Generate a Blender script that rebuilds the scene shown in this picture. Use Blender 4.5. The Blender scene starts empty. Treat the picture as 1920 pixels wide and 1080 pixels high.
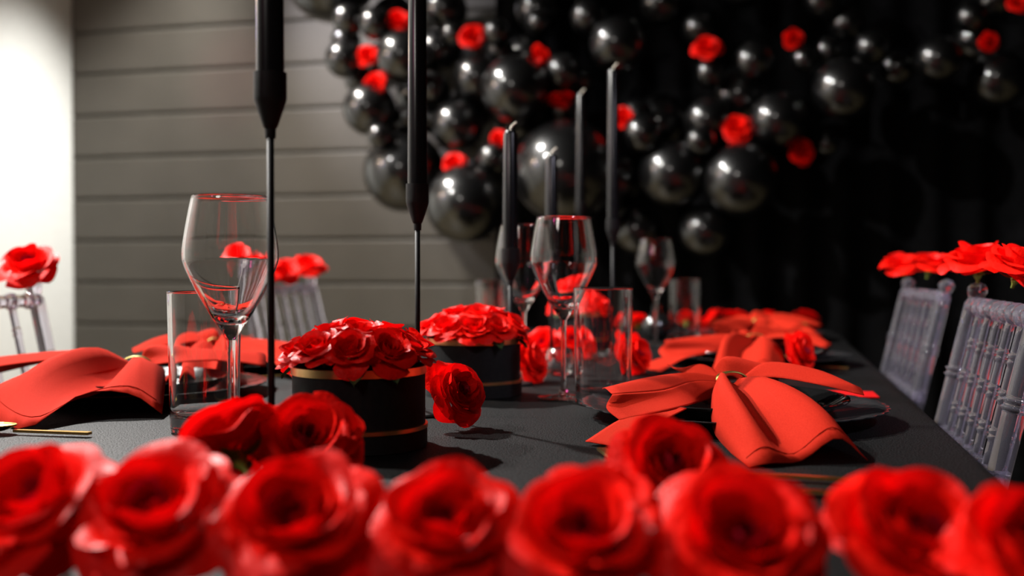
import bpy, bmesh, math, random
from mathutils import Vector, Matrix, Quaternion
scene = bpy.context.scene
col = scene.collection
PI = math.pi
A = math.radians(13.5)                      # camera turned left from the table's long axis
CA, SA = math.cos(A), math.sin(A)
TZ = 0.75                                   # table height
CZ = 0.924                                  # eye height
FPX, HOR = 2000.0, 504.5

# ------------------------------------------------------------------ camera
cam_data = bpy.data.cameras.new('camera')
cam = bpy.data.objects.new('camera', cam_data); col.objects.link(cam)
cam_data.sensor_width = 36.0
cam_data.lens = FPX / 1920 * 36.0
cam_data.clip_start = 0.02
cam.location = (0, 0, CZ)
pitch = math.atan((540 - HOR) / FPX)
cam.rotation_euler = (PI / 2 - pitch, 0, A)
cam_data.dof.use_dof = True
cam_data.dof.focus_distance = 1.13
cam_data.dof.aperture_fstop = 3.1
scene.camera = cam

# ------------------------------------------------------------------ world, lights, exposure
world = bpy.data.worlds.new('world'); scene.world = world
world.use_nodes = True
world.node_tree.nodes['Background'].inputs[0].default_value = (0.62, 0.60, 0.66, 1)
world.node_tree.nodes['Background'].inputs[1].default_value = 0.006
vs = scene.view_settings
vs.view_transform = 'Standard'; vs.look = 'None'; vs.gamma = 1.0; vs.use_curve_mapping = False
vs.exposure = 0.0
scene.cycles.max_bounces = 16
scene.cycles.transmission_bounces = 14
scene.cycles.glossy_bounces = 6
scene.cycles.transparent_max_bounces = 12
scene.cycles.sample_clamp_indirect = 6.0

def lamp(name, kind, loc, target, energy, color, size, angle=None, blend=None):
    d = bpy.data.lights.new(name, kind)
    o = bpy.data.objects.new(name, d); col.objects.link(o)
    o.location = loc
    o.rotation_euler = (Vector(target) - Vector(loc)).to_track_quat('-Z', 'Y').to_euler()
    d.energy = energy; d.color = color
    if kind == 'SPOT':
        d.spot_size = math.radians(angle); d.spot_blend = blend; d.shadow_soft_size = size
    elif kind == 'AREA':
        d.shape = 'DISK'; d.size = size
    else:
        d.shadow_soft_size = size
    return o
lamp('ceiling_spot', 'SPOT', (-2.17, 2.66, 2.85), (-0.75, 1.75, 0.75), 680, (1.0, 0.97, 0.93), 0.04, 125, 1.0)
lamp('ceiling_spot', 'SPOT', (-2.40, 1.08, 2.85), (-0.60, 1.00, 0.75), 680, (1.0, 0.97, 0.92), 0.04, 125, 1.0)
lamp('wall_fill_spot', 'SPOT', (-2.05, 3.72, 2.95), (-2.97, 3.80, -0.1), 470, (1.0, 0.98, 0.94), 0.06, 58, 1.0)  # added spot that brightens the white left wall
lamp('plank_fill_spot', 'SPOT', (-2.35, 2.95, 2.9), (-1.25, 4.1, 0.85), 300, (1.0, 0.92, 0.82), 0.05, 48, 1.0)  # added spot lifting the right part of the grey planks
lamp('side_wall_fill_spot', 'SPOT', (-1.9, 1.6, 2.9), (-2.97, 1.7, 1.0), 330, (1.0, 0.97, 0.92), 0.06, 105, 1.0)  # added out of view: brightens the side wall for soft fill from the left
lamp('warm_lamp', 'POINT', (-2.75, 2.45, 1.95), (0, 0, 0), 14, (1.0, 0.72, 0.5), 0.035)
lamp('blue_lamp', 'POINT', (-2.55, 2.30, 1.75), (0, 0, 0), 3.0, (0.2, 0.25, 1.0), 0.05)
lamp('magenta_lamp', 'SPOT', (-1.5, -0.7, 2.2), (-0.35, 0.8, 0.75), 7, (1.0, 0.10, 0.4), 0.12, 70, 0.8)
lamp('red_wall_spot', 'SPOT', (-1.9, 2.6, 2.7), (-2.20, 4.1, 1.74), 42, (1.0, 0.10, 0.2), 0.05, 15, 1.0)
lamp('violet_wall_spot', 'SPOT', (-2.60, 2.95, 2.8), (-1.42, 4.1, 1.72), 330, (0.93, 0.90, 1.0), 0.05, 33, 1.0)
lamp('front_lamp', 'AREA', (-0.9, -1.1, 2.3), (-0.2, 0.9, 0.75), 10, (1.0, 0.93, 0.86), 0.5)
lamp('chair_fill_spot', 'SPOT', (1.5, 0.2, 2.5), (0.28, 1.75, 0.75), 240, (0.86, 0.82, 1.0), 0.10, 38, 1.0)  # narrow spot added to brighten the clear chairs on the right

# ------------------------------------------------------------------ materials
def mat(name, color, rough=0.5, metal=0.0, **kw):
    m = bpy.data.materials.new(name); m.use_nodes = True
    b = m.node_tree.nodes['Principled BSDF']
    b.inputs['Base Color'].default_value = (*color, 1)
    b.inputs['Roughness'].default_value = rough
    b.inputs['Metallic'].default_value = metal
    for k, v in kw.items():
        b.inputs[k.replace('_', ' ')].default_value = v
    return m
def noise_color(m, scale, c1, c2, lo=0.35, hi=0.65, bump=0.0, dist=0.001, detail=4):
    nt = m.node_tree; b = nt.nodes['Principled BSDF']
    tc = nt.nodes.new('ShaderNodeTexCoord'); n = nt.nodes.new('ShaderNodeTexNoise')
    n.inputs['Scale'].default_value = scale; n.inputs['Detail'].default_value = detail
    r = nt.nodes.new('ShaderNodeValToRGB')
    r.color_ramp.elements[0].color = (*c1, 1); r.color_ramp.elements[1].color = (*c2, 1)
    r.color_ramp.elements[0].position = lo; r.color_ramp.elements[1].position = hi
    nt.links.new(tc.outputs['Object'], n.inputs['Vector'])
    nt.links.new(n.outputs['Fac'], r.inputs['Fac']); nt.links.new(r.outputs['Color'], b.inputs['Base Color'])
    if bump:
        bp = nt.nodes.new('ShaderNodeBump'); bp.inputs['Strength'].default_value = bump; bp.inputs['Distance'].default_value = dist
        nt.links.new(n.outputs['Fac'], bp.inputs['Height']); nt.links.new(bp.outputs['Normal'], b.inputs['Normal'])
    return m
def translucent(m, color, fac):
    nt = m.node_tree; b = nt.nodes['Principled BSDF']; out = nt.nodes['Material Output']
    t = nt.nodes.new('ShaderNodeBsdfTranslucent'); t.inputs['Color'].default_value = (*color, 1)
    mx = nt.nodes.new('ShaderNodeMixShader'); mx.inputs[0].default_value = fac
    nt.links.new(b.outputs[0], mx.inputs[1]); nt.links.new(t.outputs[0], mx.inputs[2]); nt.links.new(mx.outputs[0], out.inputs['Surface'])
    return m
M = {}
M['petal'] = translucent(noise_color(mat('petal_red', (0.75, 0.008, 0.010), 0.46, Specular_IOR_Level=0.12), 2.2,
             (0.76, 0.005, 0.002), (0.90, 0.010, 0.004), bump=0.15, dist=0.05), (0.92, 0.003, 0.004), 0.17)
M['heart'] = translucent(noise_color(mat('petal_heart_shaded', (0.36, 0.004, 0.02), 0.5, Specular_IOR_Level=0.2), 2.2,
             (0.30, 0.003, 0.014), (0.42, 0.006, 0.028), bump=0.15, dist=0.05), (0.4, 0.002, 0.02), 0.12)  # crimson darkened to put the shade of the deep rose cup into the colour
M['green'] = noise_color(mat('calyx_green', (0.16, 0.24, 0.03), 0.55), 3, (0.10, 0.17, 0.02), (0.30, 0.36, 0.04))
M['darkgreen'] = noise_color(mat('leaf_green', (0.03, 0.07, 0.02), 0.5), 3, (0.02, 0.045, 0.012), (0.05, 0.10, 0.03))
M['napkin'] = translucent(noise_color(mat('napkin_red', (0.72, 0.035, 0.022), 0.85, Specular_IOR_Level=0.04), 900,
              (0.33, 0.012, 0.0045), (0.42, 0.020, 0.008), bump=0.2, dist=0.0006), (0.45, 0.011, 0.004), 0.12)
M['cloth'] = noise_color(mat('black_cloth', (0.03, 0.03, 0.032), 0.56, Specular_IOR_Level=0.15), 620,
             (0.0008, 0.0008, 0.0009), (0.0052, 0.0052, 0.0056), 0.38, 0.72, bump=0.5, dist=0.0012, detail=2)
def grain(m, scale, lo, hi):
    nt = m.node_tree; b = nt.nodes['Principled BSDF']
    tc = nt.nodes.new('ShaderNodeTexCoord'); n = nt.nodes.new('ShaderNodeTexNoise')
    n.inputs['Scale'].default_value = scale; n.inputs['Detail'].default_value = 1.5
    mr = nt.nodes.new('ShaderNodeMapRange')
    mr.inputs['From Min'].default_value = 0.38; mr.inputs['From Max'].default_value = 0.66
    mr.inputs['To Min'].default_value = lo; mr.inputs['To Max'].default_value = hi
    nt.links.new(tc.outputs['Object'], n.inputs['Vector']); nt.links.new(n.outputs['Fac'], mr.inputs['Value'])
    nt.links.new(mr.outputs['Result'], b.inputs['Specular IOR Level'])
grain(M['cloth'], 620, 0.02, 0.26)
M['balloon'] = mat('black_latex', (0.002, 0.002, 0.0022), 0.34, Specular_IOR_Level=0.35, Coat_Weight=1.0, Coat_Roughness=0.10, Coat_IOR=1.62)
M['gold'] = noise_color(mat('gold_metal', (0.85, 0.55, 0.16), 0.24, 1.0), 40, (0.80, 0.50, 0.14), (0.9, 0.6, 0.2))
M['olive_gold'] = noise_color(mat('olive_gold', (0.4, 0.32, 0.09), 0.38, 0.9), 60, (0.20, 0.17, 0.04), (0.28, 0.23, 0.07))
M['copper_gold'] = noise_color(mat('foil_gold', (0.86, 0.52, 0.22), 0.28, 1.0), 30, (0.8, 0.46, 0.18), (0.9, 0.58, 0.26))
M['card'] = noise_color(mat('matte_black_card', (0.012, 0.012, 0.013), 0.65, Specular_IOR_Level=0.2), 200, (0.005, 0.005, 0.0055), (0.008, 0.008, 0.0085))
M['blackmetal'] = noise_color(mat('black_metal', (0.010, 0.010, 0.011), 0.55, Specular_IOR_Level=0.2), 150, (0.004, 0.004, 0.0045), (0.007, 0.007, 0.0075))
M['wax'] = noise_color(mat('black_wax', (0.012, 0.012, 0.014), 0.24, Specular_IOR_Level=0.5), 60, (0.005, 0.005, 0.006), (0.008, 0.008, 0.009))
M['wick'] = noise_color(mat('wick_cotton', (0.75, 0.70, 0.58), 0.9), 80, (0.65, 0.6, 0.5), (0.8, 0.75, 0.65))
M['glass'] = mat('clear_glass', (1, 1, 1), 0.0, Transmission_Weight=1.0, IOR=1.5)
M['acrylic'] = mat('clear_acrylic', (0.90, 0.87, 1.0), 0.015, Transmission_Weight=0.958, IOR=1.49)
M['charger'] = noise_color(mat('charger_black', (0.02, 0.02, 0.021), 0.22, Coat_Weight=0.5), 20, (0.017, 0.017, 0.018), (0.024, 0.024, 0.025))
M['plate'] = mat('glazed_black', (0.006, 0.006, 0.006), 0.12, Coat_Weight=1.0, Coat_Roughness=0.03)
M['ball'] = mat('gloss_black', (0.006, 0.006, 0.006), 0.18, Coat_Weight=0.6, Coat_Roughness=0.08)
M['redcard'] = noise_color(mat('red_card', (0.7, 0.012, 0.016), 0.7, Specular_IOR_Level=0.05), 90, (0.42, 0.004, 0.005), (0.5, 0.007, 0.008))
M['white'] = noise_color(mat('white_paint', (0.78, 0.78, 0.74), 0.8), 30, (0.76, 0.76, 0.72), (0.80, 0.80, 0.76), bump=0.05)
M['grey'] = noise_color(mat('grey_plank_paint', (0.17, 0.155, 0.13), 0.6), 5, (0.056, 0.050, 0.040), (0.065, 0.058, 0.047), bump=0.05)
M['greydark'] = mat('grey_joint', (0.035, 0.032, 0.027), 0.8)
M['drape'] = noise_color(mat('black_drape', (0.004, 0.004, 0.0045), 0.95, Specular_IOR_Level=0.1), 40, (0.003, 0.003, 0.0035), (0.005, 0.005, 0.006))
M['blackwall'] = noise_color(mat('black_wall', (0.006, 0.006, 0.0065), 0.9, Specular_IOR_Level=0.1), 12, (0.005, 0.005, 0.0055), (0.007, 0.007, 0.0075))
M['floor'] = noise_color(mat('floor_wood', (0.26, 0.21, 0.13), 0.45), 6, (0.13, 0.105, 0.06), (0.18, 0.145, 0.085))
M['ceiling'] = noise_color(mat('dark_ceiling', (0.03, 0.03, 0.03), 0.9), 8, (0.026, 0.026, 0.026), (0.034, 0.034, 0.034))
M['wood'] = noise_color(mat('table_wood', (0.12, 0.07, 0.04), 0.5), 14, (0.09, 0.05, 0.03), (0.15, 0.09, 0.05))

# ------------------------------------------------------------------ helpers
def at(px, d, z=TZ):
    """Place on the table plan: px is the sideways bearing, d the distance along the lens axis, z the height."""
    x = (px - 960) / FPX * d
    return Vector((x * CA - d * SA, x * SA + d * CA, z))
def height(py, d):
    return CZ - (py - HOR) * d / FPX
def mesh_from(name, verts, faces, smooth=True):
    me = bpy.data.meshes.new(name); me.from_pydata([tuple(v) for v in verts], [], faces)
    if smooth:
        me.polygons.foreach_set('use_smooth', [True] * len(me.polygons))
    me.update()
    return me
def obj(name, me, m=None, parent=None, loc=(0, 0, 0), rot=None):
    o = bpy.data.objects.new(name, me); col.objects.link(o)
    if m is not None and me is not None and len(me.materials) == 0: me.materials.append(m)
    o.location = loc
    if rot is not None: o.rotation_euler = rot
    if parent is not None: o.parent = parent
    return o
def tag(o, label=None, cat=None, group=None, kind=None):
    if label: o['label'] = label
    if cat: o['category'] = cat
    if group: o['group'] = group
    if kind: o['kind'] = kind
    return o
def thing(name, label, cat, loc=(0, 0, 0), rotz=0, group=None):
    o = bpy.data.objects.new(name, None); col.objects.link(o)
    o.empty_display_size = 0.05
    o.location = loc; o.rotation_euler = (0, 0, rotz)
    return tag(o, label, cat, group)
def copy_tree(src, parent=None):
    c = src.copy(); col.objects.link(c); c.parent = parent
    for ch in list(src.children): copy_tree(ch, c)
    return c
def spline(pts, n):
    """Catmull-Rom through points (any dimension)."""
    P = [Vector(p) for p in pts]
    P = [P[0] * 2 - P[1]] + P + [P[-1] * 2 - P[-2]]
    out = []; segs = len(P) - 3
    for i in range(n + 1):
        t = i / n * segs; k = min(int(t), segs - 1); t -= k
        p0, p1, p2, p3 = P[k:k + 4]
        out.append(0.5 * ((2 * p1) + (p2 - p0) * t + (2 * p0 - 5 * p1 + 4 * p2 - p3) * t * t + (3 * p1 - p0 - 3 * p2 + p3) * t ** 3))
    return out
def lathe(name, prof, seg=32, rmod=None, smooth=True, sharp=32):
    V, F = [], []; rings = []
    for (r, z) in prof:
        if r < 1e-6:
            rings.append([len(V)]); V.append((0, 0, z))
        else:
            ring = []
            for k in range(seg):
                a = 2 * PI * k / seg
                rr = r * (rmod(a, r) if rmod else 1)
                ring.append(len(V)); V.append((rr * math.cos(a), rr * math.sin(a), z))
            rings.append(ring)
    for a, b in zip(rings, rings[1:]):
        for k in range(seg):
            k2 = (k + 1) % seg
            if len(a) == 1 and len(b) == 1: continue
            if len(a) == 1: F.append((a[0], b[k2], b[k]))
            elif len(b) == 1: F.append((a[k], a[k2], b[0]))
            else: F.append((a[k], a[k2], b[k2], b[k]))
    me = mesh_from(name, V, F, smooth)
    if smooth: me.set_sharp_from_angle(angle=math.radians(sharp))
    return me
def tube(name, pts, radii, seg=12, caps=True):
    """Tube along 3D points; radii may vary (turned bars)."""
    P = [Vector(p) for p in pts]; V, F = [], []
    if not hasattr(radii, '__len__'): radii = [radii] * len(P)
    ref = None
    for i, p in enumerate(P):
        d = (P[min(i + 1, len(P) - 1)] - P[max(i - 1, 0)]).normalized()
        if ref is None: ref = d.orthogonal().normalized()
        ref = (ref - d * ref.dot(d)).normalized(); b = d.cross(ref)
        for k in range(seg):
            a = 2 * PI * k / seg
            V.append(p + (ref * math.cos(a) + b * math.sin(a)) * radii[i])
    n = len(P)
    for i in range(n - 1):
        for k in range(seg):
            k2 = (k + 1) % seg
            F.append((i * seg + k, i * seg + k2, (i + 1) * seg + k2, (i + 1) * seg + k))
    if caps:
        F.append(tuple(range(seg - 1, -1, -1))); F.append(tuple((n - 1) * seg + k for k in range(seg)))
    return mesh_from(name, V, F)
def box(name, lo, hi, bevel=0.0, smooth=False):
    bm = bmesh.new(); bmesh.ops.create_cube(bm, size=1)
    for v in bm.verts:
        v.co = Vector([(lo[i] + hi[i]) / 2 + v.co[i] * (hi[i] - lo[i]) for i in range(3)])
    if bevel: bmesh.ops.bevel(bm, geom=bm.edges[:], offset=bevel, segments=2, affect='EDGES', profile=0.5)
    me = bpy.data.meshes.new(name); bm.to_mesh(me); bm.free()
    return me
def net_surface(nets, n_s=14, n_t=14):
    """Sheets through control nets (stations x columns), joined in one mesh."""
    V, F = [], []
    for net in nets:
        cols_ = max(len(r) for r in net)
        rows = [spline(r, n_t) for r in net]
        grid = []
        for j in range(n_t + 1):
            grid.append(spline([r[j] for r in rows], n_s))
        o = len(V)
        for j in range(n_t + 1):
            V += grid[j]
        for j in range(n_t):
            for i in range(n_s):
                a = o + j * (n_s + 1) + i
                F.append((a, a + 1, a + n_s + 2, a + n_s + 1))
    return V, F

# ------------------------------------------------------------------ setting
def struct(name, me, m, parent=None):
    o = obj(name, me, m, parent)
    if parent is None: o['kind'] = 'structure'
    return o
struct('floor', box('floor', (-3.05, -2.5, -0.05), (3.6, 4.3, 0)), M['floor'])
struct('ceiling', box('ceiling', (-3.05, -2.5, 3.2), (3.6, 4.3, 3.25)), M['ceiling'])
wb = struct('wall_back', box('wall_back', (-3.05, 4.125, 0), (3.6, 4.3, 3.2)), M['greydark'])
PL = 0.181
z0 = 1.2285 - 7 * PL
plank = None
for k in range(1, 18):
    zb = z0 + (k - 1) * PL
    if plank is None:
        plank_me = box('plank', (-2.964, -0.03, 0.003), (-0.2, 0, PL - 0.003), 0.009)
        plank_me.materials.append(M['grey'])
        plank = True
    top = zb + PL
    if top > 3.19 or zb < 0: continue
    obj('plank', plank_me, None, wb, (0, 4.128, zb))
struct('wall_left', box('wall_left', (-3.05, -2.5, 0), (-2.965, 4.118, 3.2), 0.004), M['white'])
struct('wall_right', box('wall_right', (3.5, -2.5, 0), (3.6, 4.12, 3.2)), M['blackwall'])
# black drape behind the garland
V, F = [], []
nx = 240; x0, x1 = -1.03, 3.46
for i in range(nx + 1):
    x = x0 + (x1 - x0) * i / nx
    y = 4.0 + 0.022 * math.sin(x * 42) + 0.008 * math.sin(x * 17 + 1)
    for z in (0.01, 0.8, 1.8, 3.1):
        V.append((x, y, z))
for i in range(nx):
    for j in range(3):
        a = i * 4 + j; F.append((a, a + 4, a + 5, a + 1))
dr = thing('backdrop_drape', 'tall pleated black drape hanging behind the balloon garland', 'drape')
ob = obj('fabric', mesh_from('drape', V, F), M['drape'], dr)
md = ob.modifiers.new('thick', 'SOLIDIFY'); md.thickness = 0.003
obj('rail', tube('rail', [(x0 - 0.05, 4.0, 3.12), (x1, 4.0, 3.12)], 0.018), M['blackmetal'], dr)

# ------------------------------------------------------------------ table and cloth
TX0, TX1, TY0, TY1 = -1.10, 0.19, 0.42, 3.03
tb = thing('dining_table', 'long rectangular dining table hidden under the black cloth', 'table', ((TX0 + TX1) / 2, (TY0 + TY1) / 2, 0))
hw, hl = (TX1 - TX0) / 2 - 0.012, (TY1 - TY0) / 2 - 0.012
obj('tabletop', box('tabletop', (-hw, -hl, 0.71), (hw, hl, TZ - 0.006), 0.004), M['wood'], tb)
leg_me = box('leg', (-0.035, -0.035, 0), (0.035, 0.035, 0.71), 0.004); leg_me.materials.append(M['wood'])
for sx in (-1, 1):
    for sy in (-1, 1): obj('leg', leg_me, None, tb, (sx * (hw - 0.1), sy * (hl - 0.1), 0))
# cloth: top, rounded edge, hanging sides with soft folds
per = []
R_ = 0.012
def edge_pts():
    out = []
    def seg(p, q, n, nrm):
        for i in range(n):
            t = i / n; out.append((p[0] + (q[0] - p[0]) * t, p[1] + (q[1] - p[1]) * t, nrm))
    c = [(TX0, TY0), (TX1, TY0), (TX1, TY1), (TX0, TY1)]
    N_ = [(0, -1), (1, 0), (0, 1), (-1, 0)]
    for k in range(4): seg(c[k], c[(k + 1) % 4], 48 if k % 2 == 0 else 96, N_[k])
    return out
E = edge_pts(); n = len(E)
V, F = [], []
levels = [(-0.014, TZ), (-0.006, TZ - 0.0005), (-0.0015, TZ - 0.003), (0.0, TZ - 0.008), (0.001, TZ - 0.03), (0.0015, TZ - 0.08), (0.002, TZ - 0.13), (0.0025, TZ - 0.17)]
rnd = random.Random(5)
for (off, z) in levels:
    amp = max(0, (TZ - 0.03 - z)) * 0.010
    for i, (x, y, nr) in enumerate(E):
        w = amp * (math.sin(i * 0.55) + 0.5 * math.sin(i * 0.23 + 2))
        V.append((x + nr[0] * (off + w), y + nr[1] * (off + w), z))
for l in range(len(levels) - 1):
    for i in range(n):
        j = (i + 1) % n
        F.append((l * n + i, (l + 1) * n + i, (l + 1) * n + j, l * n + j))
F.append(tuple(range(n)))
cl = obj('tablecloth', mesh_from('tablecloth', V, F), M['cloth'])
for p in cl.data.polygons:
    if len(p.vertices) > 4: p.use_smooth = False
tag(cl, 'black woven tablecloth covering the long dining table', 'tablecloth')

# ------------------------------------------------------------------ roses
def petal_mesh(rb, rm, h, half, roll, seed, phi, nu=10, nv=9, spiral=0.10, drop=0.0, ruffle=0.03):
    rr = random.Random(seed); a1, a2 = rr.random() * 6, rr.random() * 6
    tipcut = rr.uniform(0.10, 0.2); lean = rr.uniform(-0.04, 0.04)
    V, F = [], []
    for j in range(nv + 1):
        v = j / nv
        for i in range(nu + 1):
            u = -1 + 2 * i / nu
            ve = v * (1 - tipcut * abs(u) ** 2.6 - 0.02 * math.sin(5 * u + a1))
            w = 0.34 + 0.66 * math.sin(min(ve / 0.62, 1) * PI / 2) - 0.10 * max(0, ve - 0.7) / 0.3
            s = math.sin(min(ve, 1) * PI / 2)
            r = rb + (rm - rb) * (s ** 0.75)
            t = max(0, (ve - 0.62) / 0.38)
            r += roll * t ** 2 + rm * spiral * u
            r += ruffle * t * math.sin(4.2 * u + a1) + 0.012 * math.sin(6 * ve + a2)
            z = h * (ve ** 1.15) - abs(roll) * 0.75 * t ** 3 - drop * ve ** 2
            z += ruffle * 0.8 * t * math.sin(3.3 * u + a2)
            ang = phi + u * half * w
            V.append((r * math.cos(ang), r * math.sin(ang), z + lean * u * v))
    for j in range(nv):
        for i in range(nu):
            a = j * (nu + 1) + i
            F.append((a, a + 1, a + nu + 2, a + nu + 1))
    return V, F
R2 = math.radians
LAYERS_OPEN = [  # count, base r, max r, height, half angle, roll, drop
    (3, 0.02, 0.12, 0.56, R2(100), -0.02, 0), (2, 0.05, 0.25, 0.66, R2(85), 0.02, 0),
    (3, 0.08, 0.44, 0.80, R2(74), 0.04, 0), (3, 0.10, 0.56, 0.84, R2(70), 0.13, 0),
    (4, 0.10, 0.68, 0.72, R2(58), 0.26, 0.02), (4, 0.08, 0.76, 0.52, R2(52), 0.32, 0.05), (4, 0.06, 0.78, 0.30, R2(46), 0.28, 0.10)]
LAYERS_FULL = [
    (3, 0.02, 0.14, 0.50, R2(95), -0.02, 0), (3, 0.05, 0.30, 0.62, R2(76), 0.05, 0),
    (4, 0.07, 0.48, 0.68, R2(58), 0.12, 0), (4, 0.08, 0.66, 0.54, R2(55), 0.24, 0.02), (4, 0.06, 0.78, 0.34, R2(46), 0.30, 0.05)]
LAYERS_SMALL = [
    (2, 0.02, 0.18, 0.40, R2(110), 0, 0), (3, 0.05, 0.46, 0.72, R2(76), 0.06, 0),
    (4, 0.08, 0.66, 0.60, R2(60), 0.22, 0.02), (4, 0.06, 0.80, 0.34, R2(52), 0.26, 0.08)]
def calyx_mesh():
    return lathe('calyx', [(0, -0.42), (0.05, -0.41), (0.055, -0.30), (0.10, -0.22), (0.16, -0.10), (0.17, 0.0), (0.10, 0.05)], 12)
def sepal_mesh():
    V, F = [], []
    for j in range(7):
        v = j / 6
        w = 0.10 * math.sin(PI * min(1, 0.25 + 0.75 * v)) + 0.004
        x = 0.13 + 0.42 * v; z = -0.06 - 0.10 * v + 0.16 * v * v
        for u in (-1, 0, 1):
            V.append((x, u * w, z - 0.03 * abs(u)))
    for j in range(6):
        for i in range(2):
            a = j * 3 + i; F.append((a, a + 1, a + 4, a + 3))
    return mesh_from('sepal', V, F)
CALYX, SEPAL = calyx_mesh(), sepal_mesh()
CALYX.materials.append(M['green']); SEPAL.materials.append(M['green'])
def rose_meshes(layers, seed, nu=10, nv=9):
    rr = random.Random(seed); out = []
    off = 0
    for li, (cnt, rb, rm, h, half, roll, drop) in enumerate(layers):
        off += rr.uniform(0.5, 1.1)
        for k in range(cnt):
            phi = off + 2 * PI * k / cnt + rr.uniform(-0.25, 0.25)
            out.append(petal_mesh(rb, rm * rr.uniform(0.93, 1.06), h * rr.uniform(0.86, 1.12), half * rr.uniform(0.92, 1.05),
                       roll * rr.uniform(0.6, 1.35), rr.random(), phi, nu, nv, 0.09 if li < 3 else 0.05, drop * rr.uniform(0.5, 1.4),
                       0.018 + 0.013 * li))
    return out
def rose_proto(layers, seed, parts=True, nu=10, nv=9):
    pet = rose_meshes(layers, seed, nu, nv)
    if parts:
        mes = []
        core = layers[0][0] + 1 if layers is LAYERS_OPEN else 0      # innermost petals of the big roses carry the cup's shade in their colour
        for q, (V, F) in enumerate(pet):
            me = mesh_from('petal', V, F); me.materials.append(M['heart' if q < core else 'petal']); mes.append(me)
        return mes
    V, F = [], []
    for v, f in pet:
        o = len(V); V += v; F += [tuple(i + o for i in q) for q in f]
    me = mesh_from('rose', V, F); me.materials.append(M['petal'])
    return me
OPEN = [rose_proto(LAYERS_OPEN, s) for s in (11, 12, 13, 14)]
FULL = [rose_proto(LAYERS_FULL, s, True, 8, 7) for s in (21, 22, 23)]
SMALL = [rose_proto(LAYERS_SMALL, s, False, 8, 6) for s in (31, 32, 33)]
rspin = random.Random(77)
def orient(o, axis, spin):
    q = Vector(axis).normalized().to_track_quat('Z', 'Y') @ Quaternion((0, 0, 1), spin)
    o.rotation_mode = 'QUATERNION'; o.rotation_quaternion = q
def cam_axis(right, away, up):
    """Direction given as rightwards / away from the camera / up, in the room."""
    return Vector((right * CA - away * SA, right * SA + away * CA, up)).normalized()
def rose(center, radius, axis, label, group, meshes, spin=None, sepals=4, zc=0.30):
    ax = Vector(axis).normalized()
    o = bpy.data.objects.new('rose', None); col.objects.link(o)
    o.empty_display_size = 0.02
    o.location = Vector(center) - ax * radius * zc
    o.scale = (radius,) * 3
    orient(o, ax, rspin.random() * 6.28 if spin is None else spin)
    tag(o, label, 'rose', group)
    for me in meshes:
        c = bpy.data.objects.new('petal', me); col.objects.link(c); c.parent = o
    c = bpy.data.objects.new('calyx', CALYX); col.objects.link(c); c.parent = o
    for k in range(sepals):
        c = bpy.data.objects.new('sepal', SEPAL); col.objects.link(c); c.parent = o
        c.rotation_euler = (0, 0, k * 2 * PI / sepals + 0.3)
    return o
def rose_small(center, radius, axis, label, group, k):
    ax = Vector(axis).normalized()
    me = SMALL[k % 3]
    o = bpy.data.objects.new('rose', me); col.objects.link(o)
    o.location = Vector(center) - ax * radius * 0.3; o.scale = (radius,) * 3
    orient(o, ax, rspin.random() * 6.28)
    tag(o, label, 'rose', group)
    c = bpy.data.objects.new('calyx', CALYX); col.objects.link(c); c.parent = o
    for q in range(4):
        c = bpy.data.objects.new('sepal', SEPAL); col.objects.link(c); c.parent = o
        c.rotation_euler = (0, 0, q * PI / 2); c.scale = (1.5, 1.5, 1.5)
    return o

GR = 'roses in a row along the near table end'
front = [  # px, py, radius, axis(right, away, up), variant, label
    (68, 950, 0.046, (-0.30, -0.62, 0.85), 0, 'red rose at the very left of the near row, below the gold spoon'),
    (290, 962, 0.044, (-0.10, -0.62, 0.80), 1, 'second red rose of the near row, in front of the clear tumbler'),
    (555, 975, 0.044, (0.0, -0.66, 0.75), 2, 'third red rose of the near row, wide open below the candlestick rod'),
    (838, 985, 0.040, (0.02, -0.62, 0.80), 3, 'fourth red rose of the near row, alone with bare cloth on its left'),
    (1095, 1000, 0.041, (-0.12, -0.62, 0.80), 0, 'fifth red rose of the near row, left of the upper rose by the cutlery'),
    (1395, 1015, 0.042, (0.05, -0.68, 0.75), 1, 'sixth red rose of the near row, in front of the gold forks'),
    (1715, 1000, 0.042, (0.18, -0.66, 0.75), 3, 'seventh red rose of the near row, tilted beside the table corner'),
    (1948, 1040, 0.040, (0.1, -0.6, 0.8), 2, 'last red rose of the near row, mostly cut off at the right')]
for i, (px, py, r, ax, v, lab) in enumerate(front):
    zc = 0.040
    d = (CZ - TZ - zc) * FPX / (py - HOR)
    rose(at(px, d, TZ + zc), r, cam_axis(*ax), lab, GR, OPEN[v], spin=0.7 * i, sepals=4)
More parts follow.
